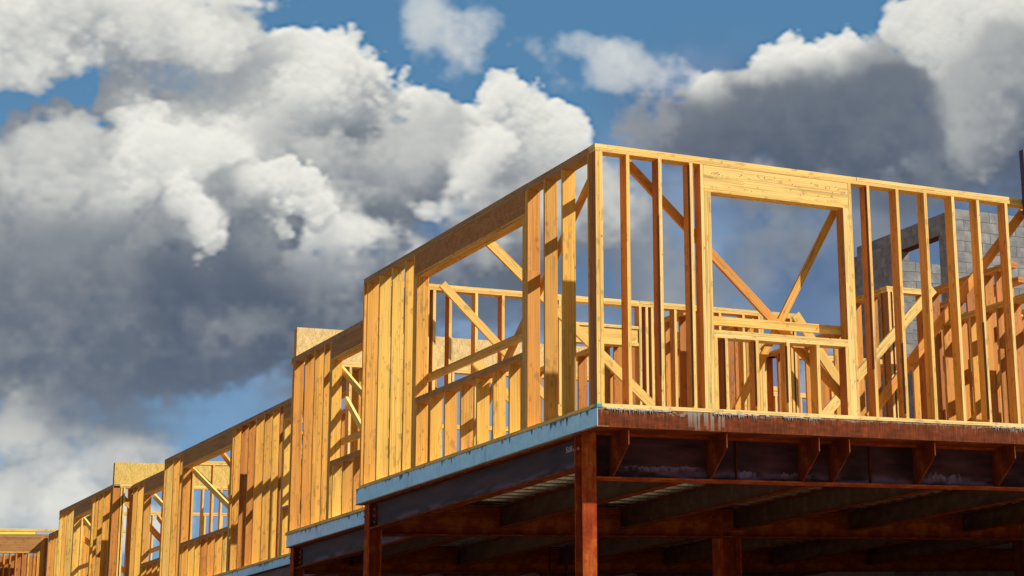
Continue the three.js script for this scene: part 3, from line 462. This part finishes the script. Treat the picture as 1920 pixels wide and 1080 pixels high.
// columns
const column = (x, z, d, w, label, mats = [primerBright, primer], top = YB - 0.002, turned = false) => {
  const o = thing('steel_column', label, 'steel column', [x, 0, z], 'steel columns'); ibeam(o, 'y', 0.02, top, [x, z, turned], d, w, mats, 0.014, 0.012);
  add(o, 'base_plate', slab(x - d / 2 - 0.06, x + d / 2 + 0.06, 0, 0.02, z - w / 2 - 0.05, z + w / 2 + 0.05, 'x', [1, 1]), primer); add(o, 'cap_plate', slab(x - d / 2 - 0.004, x + d / 2 + 0.004, top - 0.02, top + 0.001, z - w / 2 - 0.004, z + w / 2 + 0.004, 'x', [1, 1]), primer);
  for (const s of [-1, 1]) add(o, 'bolt', new THREE.CylinderGeometry(0.016, 0.016, 0.02, 6).rotateZ(Math.PI / 2).translate(x - d / 2 - 0.008, D - 0.38, z + s * 0.045), boltSteel);
};
column(0.077, -0.425, 0.17, 0.146, 'rust red corner column at the front of the steel frame', [primerBright, primer], YB - 0.002, true); column(0.128, -6.4, 0.165, 0.15, 'rust red column at the far end of the front edge beam');
column(0.98, -11.95, 0.165, 0.15, 'dark rust column at the far end of the second edge beam'); column(5.09, -6.62, 0.3, 0.26, 'wide dark interior column below the cross girder'); column(2.04, -17.75, 0.16, 0.15, 'thin rust column halfway along the third bay'); column(2.04, -23.4, 0.16, 0.15, 'thin rust column at the far end of the third bay');
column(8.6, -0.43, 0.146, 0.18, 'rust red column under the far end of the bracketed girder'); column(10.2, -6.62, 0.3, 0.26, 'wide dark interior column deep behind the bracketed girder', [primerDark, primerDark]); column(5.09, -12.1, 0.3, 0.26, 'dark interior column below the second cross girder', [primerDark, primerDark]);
{ // block wall deep in the lower storey
  const o = thing('block_wall', 'dim grey block wall deep in the lower storey', 'block wall', [9, 0, -16.5]);
  add(o, 'mortar_core', slab(2.3, EAST - 0.1, 0, YB + 0.03, -17.06, -16.9, 'x', [1, 1]), mortar); const bl = [];
  for (let r = 0; r < 20; r++) for (let x = 2.4 + (r % 2) * 0.2; x < EAST - 0.6; x += 0.4) bl.push(slab(x + 0.005, x + 0.395, 0.2 * r + 0.06, 0.2 * r + 0.25, -16.9, -16.89, 'x', [1, 1]));
  add(o, 'block_face', mergeGeometries(bl), blockMats[3]).userData.kind = 'stuff';
  const e = thing('block_wall', 'grey block wall closing the right side of the lower storey', 'block wall', [EAST, 0, -8]); add(e, 'mortar_core', slab(EAST - 0.4, EAST - 0.2, 0, YB + 0.02, -0.6, -17.5, 'z', [1, 1]), blockMats[3]);
}

// ---------- the timber floor: west front, bay by bay ----------
const WEST = 'stepped wall frames along the blue strip', PART = 'partition frames inside the building';
frame({ label: 'nearest wall frame above the blue strip with a wide window opening', group: WEST, bag: [0, 0, 0, 1, 1, 1, 2, 2, 4, 5, 7, 3], run: 'z', at: 0, from: -0.141, to: -6.56, dark: true, joints: [-1.62, -4.4],
  studs: [-0.141, -0.746, -1.17, -1.604, -5.109, -5.532, -5.968, -6.4, -6.515],
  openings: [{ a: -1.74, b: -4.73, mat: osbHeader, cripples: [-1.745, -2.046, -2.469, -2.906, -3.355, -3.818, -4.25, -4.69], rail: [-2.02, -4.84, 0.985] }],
  braces: [[[-0.34, 2.46], [-3.75, 0.06], 0.02, 0.09, wood[2]]] });
frame({ label: 'wall frame with two pale braces just beyond the nearest one above the blue strip', group: WEST, bag: [0, 0, 0, 1, 1, 1, 2, 2, 4, 5, 7, 3], run: 'z', at: 0.83, from: -6.72, to: -12.03, dark: true, joints: [-9.9],
  studs: [-6.76, -11.94, -11.88, -11.37, -10.934, -10.51, -6.95], openings: [{ a: -10.17, b: -7.2, cripples: [-7.22, -7.6, -8.0, -8.4, -8.8, -9.18, -9.63, -10.03], rail: [-7.1, -10.26, 1.02] }],
  braces: [[[-10.5, 2.2], [-7.8, 0.72], 0.02, 0.089, paleWood[1]], [[-10.268, 1.68], [-8.4, 0.3], 0.06, 0.089, paleWood[0]]] });
frame({ label: 'longest wall frame of the receding row with two window openings', group: WEST, bag: [0, 0, 0, 1, 1, 1, 2, 2, 4, 5, 7, 3], run: 'z', at: 1.9, from: -12.1, to: -23.4, dark: true, joints: [-15.9, -19.9],
  studs: [-12.14, -12.45, -15.998, -16.408, -16.857, -17.346, -17.753, -18.2, -18.62, -22.199, -22.669, -23.2, -23.36],
  openings: [{ a: -21.94, b: -18.85, cripples: [-19.114, -19.59, -20.074, -20.515, -20.91, -21.368, -21.797] }, { a: -15.74, b: -12.75, cripples: span(-12.78, -15.7, 8), rail: [-12.7, -15.8, 1.0] }],
  braces: [[[-22.3, 2.3], [-18.2, 0.7], 0.02, 0.1, paleWood[1]], [[-20.289, 2.3], [-17.4, 0.9], 0.06, 0.1, wood[2]], [[-16.2, 2.3], [-12.6, 0.5], 0.02, 0.1, wood[1]]] });
frame({ label: 'short recessed wall frame between the longest one and the yellow parapet', group: WEST, bag: [0, 0, 0, 1, 1, 1, 2, 2, 4, 5, 7, 3], run: 'z', at: 2.27, from: -23.45, to: -27.86, dark: true,
  studs: [-23.5, -27.8, -27.76, -27.366, -26.951], openings: [{ a: -26.38, b: -23.7, cripples: span(-23.72, -26.34, 7), rail: [-23.6, -26.5, 1.0] }],
  braces: [[[-26.4, 2.2], [-24.2, 1.4], 0.02, 0.1, paleWood[0]], [[-26.2, 1.75], [-23.8, 0.7], 0.06, 0.1, wood[2]]] });
frame({ label: 'small far wall frame standing forward left of the yellow parapet', group: WEST, bag: [0, 0, 0, 1, 1, 1, 2, 2, 4, 5, 7, 3], run: 'z', at: 1.87, from: -27.42, to: -32.65, dark: true,
  studs: [-27.42, -27.6, -28.232, -28.681, -29.02, -31.766, -32.163, -32.6], openings: [{ a: -30.99, b: -29.37, cripples: span(-29.4, -30.95, 5), rail: [-29.2, -31.2, 1.05] }],
  braces: [[[-31, 2.2], [-28.6, 1.3], 0.02, 0.1, paleWood[1]], [[-28, 2.2], [-31.6, 0.2], 0.06, 0.1, wood[3]]] });
// return and end walls across the building
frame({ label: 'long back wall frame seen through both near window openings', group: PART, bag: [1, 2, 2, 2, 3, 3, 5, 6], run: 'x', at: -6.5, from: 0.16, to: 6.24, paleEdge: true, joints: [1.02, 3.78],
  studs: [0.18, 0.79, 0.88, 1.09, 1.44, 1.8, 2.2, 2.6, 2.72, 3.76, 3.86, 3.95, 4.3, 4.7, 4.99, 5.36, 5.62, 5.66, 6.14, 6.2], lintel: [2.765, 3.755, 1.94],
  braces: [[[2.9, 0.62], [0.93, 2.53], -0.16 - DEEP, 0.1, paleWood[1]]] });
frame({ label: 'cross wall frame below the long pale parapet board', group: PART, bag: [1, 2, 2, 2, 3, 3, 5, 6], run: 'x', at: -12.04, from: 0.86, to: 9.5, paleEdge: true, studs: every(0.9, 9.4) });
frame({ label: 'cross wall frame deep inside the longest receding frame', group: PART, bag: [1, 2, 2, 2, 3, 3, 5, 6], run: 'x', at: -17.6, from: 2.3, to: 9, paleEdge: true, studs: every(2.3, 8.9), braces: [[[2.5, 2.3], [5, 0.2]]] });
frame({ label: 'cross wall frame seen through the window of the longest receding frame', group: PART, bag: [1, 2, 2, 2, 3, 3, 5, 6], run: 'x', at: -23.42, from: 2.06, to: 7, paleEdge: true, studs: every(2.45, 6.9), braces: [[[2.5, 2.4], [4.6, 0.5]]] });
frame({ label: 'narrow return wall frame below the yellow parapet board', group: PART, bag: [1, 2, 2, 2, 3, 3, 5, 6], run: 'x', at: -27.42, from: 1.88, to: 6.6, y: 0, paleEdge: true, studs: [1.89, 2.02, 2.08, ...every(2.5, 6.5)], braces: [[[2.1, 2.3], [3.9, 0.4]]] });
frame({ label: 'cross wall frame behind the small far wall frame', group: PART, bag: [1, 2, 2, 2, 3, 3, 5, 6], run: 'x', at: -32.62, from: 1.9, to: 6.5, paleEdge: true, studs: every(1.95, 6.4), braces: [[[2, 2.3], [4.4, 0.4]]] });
frame({ label: 'low boxed frame with a pale corner behind the studs before the block tower', group: PART, bag: [1, 2, 2, 2, 3, 3, 5, 6], run: 'x', at: -4.45, from: 6.42, to: 7.06, paleEdge: true, studs: [6.43, 6.5, 6.98, 7.02] });
frame({ label: 'side of the low boxed frame with red brown studs', group: PART, bag: [1, 2, 2, 2, 3, 3, 5, 6], run: 'z', at: 6.42, from: -4.6, to: -5.5, studs: [-4.6, -4.9, -5.3, -5.46] });
const LOOK = [[7.08, -2.62, -4.46, 'first'], [7.76, -3.3, -5.25, 'second'], [8.5, -4.1, -6.1, 'third'], [9.2, -4.9, -7, 'fourth']];
for (const [x, a, b, nth] of LOOK) frame({ label: `${nth} from the left of the short frames stepping away before the block tower`, group: 'short stepped frames before the block tower', bag: [1, 2, 2, 3, 3, 6], run: 'z', at: x, from: a, to: b, studs: [a - 0.28, ...every(b + 0.1, a - 0.5)], braces: [[[a - 0.2, 2.1], [b + 0.1, 0.3]]] });
frame({ label: 'tall partition frame running back at the far right edge', group: PART, bag: [1, 2, 2, 2, 3, 3, 5, 6], run: 'z', at: 9.95, from: -0.3, to: -11.9, studs: every(-11.8, -0.4), braces: [[[-1, 2.3], [-4, 0.2]], [[-5, 2.3], [-8, 0.2]]] });
frame({ label: 'partition frame of closely set studs behind the back wall', group: PART, bag: [1, 2, 2, 2, 3, 3, 5, 6], run: 'z', at: 4.6, from: -6.8, to: -11.9, studs: every(-11.8, -6.9), braces: [[[-7.2, 2.3], [-10, 0.3]]] });
frame({ label: 'partition frame behind the right end of the back wall', group: PART, bag: [1, 2, 2, 2, 3, 3, 5, 6], run: 'z', at: 7.4, from: -6.8, to: -11.9, studs: every(-11.8, -6.9), braces: [[[-11, 2.3], [-8, 0.3]]] });
frame({ label: 'partition frame running back behind the pale braces', group: PART, bag: [1, 2, 2, 2, 3, 3, 5, 6], run: 'z', at: 3.1, from: -12.3, to: -17.4, studs: every(-17.3, -12.4) });
frame({ label: 'partition frame inside the longest receding frame', group: PART, bag: [1, 2, 2, 2, 3, 3, 5, 6], run: 'z', at: 4.4, from: -17.9, to: -23.2, studs: every(-23.1, -18) });
frame({ label: 'partition frame inside the short recessed frame', group: PART, bag: [1, 2, 2, 2, 3, 3, 5, 6], run: 'z', at: 4.2, from: -23.7, to: -27.2, studs: every(-27.1, -23.8) });
frame({ label: 'cross frame of close studs deep behind the square window', group: PART, bag: [1, 2, 2, 2, 3, 3, 5, 6], run: 'x', at: -9.2, from: 4.8, to: 9.8, paleEdge: true, studs: every(4.9, 9.7, 0.3), braces: [[[5, 2.2], [7.4, 0.2]]] });
frame({ label: 'short frame with a diagonal behind the right window jamb', group: PART, bag: [1, 2, 2, 2, 3, 3, 5, 6], run: 'z', at: 6.85, from: -1.6, to: -4.2, studs: every(-4.1, -1.7, 0.3), top: 2.0, braces: [[[-1.8, 1.9], [-4, 0.2]]] });
frame({ label: 'low cross frame beside the partition at the far right edge', group: PART, bag: [1, 2, 2, 2, 3, 3, 5, 6], run: 'x', at: -2.4, from: 7.2, to: 9.8, top: 1.9, studs: every(7.3, 9.6, 0.33), braces: [[[7.4, 0.2], [9.4, 1.7]]] });
add(scene, 'added_backing', slab(-1.6, 2.7, D, D + 2.1, -39.0, -39.02, 'x', [1, 1]), osbHeader); tag(scene.children.at(-1), 'brown backing board added behind the close studs at the far left', 'sheathing panel');  // added backing that closes the sky gaps between the close studs
frame({ label: 'second partition frame of close studs behind the back wall', group: PART, bag: [1, 2, 2, 2, 3, 3, 5, 6], run: 'z', at: 5.7, from: -6.8, to: -11.9, studs: every(-11.8, -6.9, 0.3), braces: [[[-7, 0.2], [-9.6, 2.2]]] });
frame({ label: 'cross frame of very close studs farthest behind the square window', group: PART, bag: [1, 2, 2, 2, 3, 3, 5, 6], run: 'x', at: -10.6, from: 5.8, to: 9.8, paleEdge: true, top: 2.2, studs: every(5.9, 9.7, 0.24) });
// the far wing on the left
frame({ label: 'distant wall frame at the far left with a long dark header', group: PART, bag: [1, 2, 2, 2, 3, 3, 5, 6], run: 'x', at: -38.1, from: -1.5, to: 2.74, dark: true, studs: [2.616, 2.655, 2.7], openings: [{ a: -1.2, b: 2.5, head: 2.08, sill: null, jacks: 2, mat: darkWood }] });
frame({ label: 'distant frame of close studs seen under the dark header', group: PART, bag: [1, 2, 2, 2, 3, 3, 5, 6], run: 'x', at: -38.6, from: -1.5, to: 2.7, studs: every(-1.4, 2.6, 0.145), top: 2.3, braces: [[[-1, 0.3], [2.4, 2.2]]] });
frame({ label: 'thin far wall frame joining the long dark header at the far left', group: WEST, bag: [0, 0, 0, 1, 1, 1, 2, 2, 4, 5, 7, 3], run: 'z', at: 2.73, from: -32.9, to: -38.05, studs: every(-38, -33), dark: true });
frame({ label: 'pale far top plates above the yellow sheet', group: PART, bag: [1, 2, 2, 2, 3, 3, 5, 6], run: 'x', at: -42, from: -2, to: 6, top: 3.1, y: 0, paleEdge: true, studs: every(-1.9, 5.8, 0.8) });
add(scene, 'yellow_sheet', slab(-2, 3.0, D + 2.62, D + 2.93, -41.2, -41.23, 'x', [1, 1]), yellowSheet); tag(scene.children.at(-1), 'bright yellow sheathing sheet behind the distant dark header', 'sheathing sheet');

// ---------- sheathing panels above the end walls ----------
for (const [z, x0, x1, y1, mat, label] of [[-12.05, 0.9, 5.75, 3.04, osb, 'long pale strand board parapet standing on the nearer end wall'], [-27.43, 1.88, 5.6, 3.03, osbYellow, 'yellow strand board parapet standing on the farther end wall']]) {
  const o = thing('board_parapet', label, 'sheathing panel', [(x0 + x1) / 2, D + H, z]), n = Math.ceil((x1 - x0) / 2.44);
  for (let i = 0; i < n; i++) add(o, 'panel', slab(x0 + i * 2.44 + 0.002, Math.min(x1, x0 + (i + 1) * 2.44) - 0.002, D + H + 0.001, D + y1 - 0.006 * i, z + 0.002, z - 0.016, 'x', [1, 1]), mat);
  add(o, 'blocking', slab(x0, x0 + 0.038, D + H + 0.002, D + y1 - 0.01, z - 0.017, z - 0.12, 'y'), wood[2]); for (let x = x0 + 0.8; x < x1; x += 0.8) add(o, 'blocking', slab(x, x + 0.038, D + H + 0.002, D + y1 - 0.04, z - 0.017, z - 0.12, 'y'), wood[2]);
}

// ---------- south wall ----------
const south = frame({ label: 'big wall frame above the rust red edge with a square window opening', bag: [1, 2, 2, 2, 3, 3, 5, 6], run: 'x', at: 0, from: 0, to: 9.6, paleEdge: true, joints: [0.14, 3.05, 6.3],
  studs: [0.001, 0.041, 0.333, 0.685, 1.035, 3.166, 3.544, 3.915, 4.288, 4.632, 5.02, 5.42, ...every(5.8, 9.5)],
  openings: [{ a: 1.275, b: 2.857, head: 2.205, jacks: 2, kings: 1, mat: paleWood[0], cripples: [1.276, 1.395, 1.745, 2.11, 2.465, 2.819], rail: [1.29, 2.885, 0.872] }],
  braces: [[[0.4, 2.5], [2.93, 0.2], 0.02, 0.089, wood[2]], [[2.95, 2.3], [1.62, 0.0], 0.062, 0.075, wood[1]], [[5.45, 2.48], [3.2, 0.02], 0.02, 0.1, wood[2]]] });
south.children.filter((c) => c.name === 'stud').slice(0, 2).forEach((c, i) => { const f = wood[i ? 2 : 6]; c.material = [f, f, f, f, paleWood[1], f]; });  // corner studs toned darker to paint the shade on their left faces
for (const [s, a, b, w] of [[0.685, 0.3, 1.9, 0.007], [1.035, 0.02, 2.46, 0.009], [1.395, 0.02, 0.7, 0.006], [3.166, 0.5, 2.47, 0.011], [1.745, 0.05, 0.7, 0.006], [2.11, 0.1, 0.68, 0.008], [3.544, 0.05, 0.8, 0.005], [4.632, 0.03, 1.1, 0.008]]) add(south, 'bark_edge', slab(s - 0.0012, s + w * 0.55, D + a, D + b, -0.035, 0.0012, 'y'), bark);
{ // nail marks on the pale header face
  const r = rng(15), g = []; for (let i = 0; i < 30; i++) { const top = i < 14, x = 1.26 + r() * 1.62, y = D + (top ? 2.44 - 0.05 * r() : 2.26 + 0.2 * r()), c = new THREE.CylinderGeometry(0.0036, 0.0036, 0.003, 6); c.rotateX(Math.PI / 2); c.translate(x, y, 0.0005); g.push(c); }
  add(south, 'nail_head', mergeGeometries(g), std({ color: lin(0.25, 0.15, 0.07), roughness: 0.8 })).userData.kind = 'stuff';
}
// corner post of the west wall where the two fronts meet
const post = thing('steel_post', 'dark purple steel post rising above the top plate by the block tower', 'steel post', [5.34, D + 2.38, 0.05]); add(post, 'shaft', slab(5.27, 5.42, D + 2.4, D + 3.12, 0.012, 0.09, 'y', [1, 1]), purplePaint); add(post, 'foot_plate', slab(5.262, 5.43, D + 2.37, D + 2.4, 0.008, 0.1, 'x', [1, 1]), purplePaint);

// ---------- loose diagonal braces standing on the floor inside ----------
const loose = (label, a, b, w, m, thick = [0, 0, 1]) => tag(add(scene, 'diagonal_brace', bar([a[0], D + a[1], a[2]], [b[0], D + b[1], b[2]], w, T, thick), m), label, 'brace', 'diagonal braces inside');
loose('long pale brace sloping from the near wide window head to the floor behind the corner', [0.08, 2.38, -3.1], [2.75, 0.02, -3.05], 0.105, paleWood[1]);
loose('shorter pale brace low behind the corner parallel to the long one', [0.5, 1.15, -4.2], [1.75, -0.02, -4.2], 0.11, paleWood[1]);
loose('pale brace rising to the low boxed frame behind the right studs', [4.3, 0.3, -3.2], [6.28, 2.25, -3.2], 0.12, paleWood[0]);
loose('thin brace sloping from the end of the back wall to the floor', [6.1, 2.5, -6.3], [7.3, 0.9, -6.3], 0.14, paleWood[1]);

// ---------- block tower ----------
{
  const X = 12.63, Z = -11.215, B = -14.7, XE = 15.6, top = 5.9, o = thing('block_tower', 'grey concrete block stair tower with a square opening behind the right studs', 'block tower', [X, D, Z]);
  const bl = [], r = rng(808), W = 0.4;
  const block = (x0, x1, y0, y1, z0, z1) => bl.push([slab(x0, x1, y0, y1, z0, z1, 'x', [0.8, 0.8]), y0]);
  for (let c = 0; c < 30; c++) {
    const y1 = top - 0.2 * c - 0.004, y0 = y1 - 0.191, off = c % 2 ? 0.2 : 0, e = () => 0.002 * r();
    for (let x = X + 0.004 - off; x < XE; x += W) { const a = Math.max(X + 0.004, x), b = Math.min(x + W - 0.009, XE); if (b - a > 0.05) block(a, b, D + y0, D + y1, Z - 0.19, Z + e()); }
    for (let z = Z - 0.2 + off; z > B + 0.2; z -= W) { const a = Math.min(Z - 0.2, z), b = Math.max(z - W + 0.009, B + 0.2); if (a - b < 0.05) continue; if (y1 < 5.5 && y0 > 3.2 && b < -11.745 && a > -12.99) { if (a > -11.74) block(X - e(), X + 0.19, D + y0, D + y1, a, -11.742); if (b < -12.995) block(X - e(), X + 0.19, D + y0, D + y1, -12.993, b); continue; } block(X - e(), X + 0.19, D + y0, D + y1, a, b); }
    if (c >= 1) for (let x = X + 0.004 - off; x < XE; x += W) { const a = Math.max(X + 0.004, x), b = Math.min(x + W - 0.009, XE); if (b - a > 0.05) block(a, b, D + y0 + 0.02, D + y1 + 0.02, B, B + 0.19 + e()); }
  }
  bl.sort((p, q) => q[1] - p[1]); const rest = [];
  bl.forEach(([g], i) => { if (i < 296) add(o, 'block', g, blockMats[Math.floor(r() * 4)]); else rest.push(g); });
  add(o, 'lower_blocks', mergeGeometries(rest), blockMats[0]).userData.kind = 'stuff';
  const core = (n, ...q) => add(o, n, slab(...q, 'x', [1, 1]), mortar);
  core('mortar_core', X + 0.012, XE, D - 0.1, D + top - 0.012, Z - 0.18, Z - 0.006); core('mortar_core', X + 0.012, XE, D - 0.1, D + top - 0.212, B + 0.01, B + 0.18);
  core('mortar_core', X + 0.006, X + 0.18, D - 0.1, D + 3.2, Z - 0.2, B + 0.2); core('mortar_core', X + 0.006, X + 0.18, D + 3.2, D + top - 0.012, -12.998, B + 0.2); core('mortar_core', X + 0.006, X + 0.18, D + 3.2, D + top - 0.012, Z - 0.2, -11.738); core('mortar_core', X + 0.006, X + 0.18, D + 5.51, D + top - 0.012, -11.738, -12.998);
  add(o, 'lintel_angle', slab(X - 0.004, X + 0.19, D + 5.485, D + 5.499, -11.7, -13.04, 'z', [1, 1]), primerDark);
}

renderer.render(scene, camera);
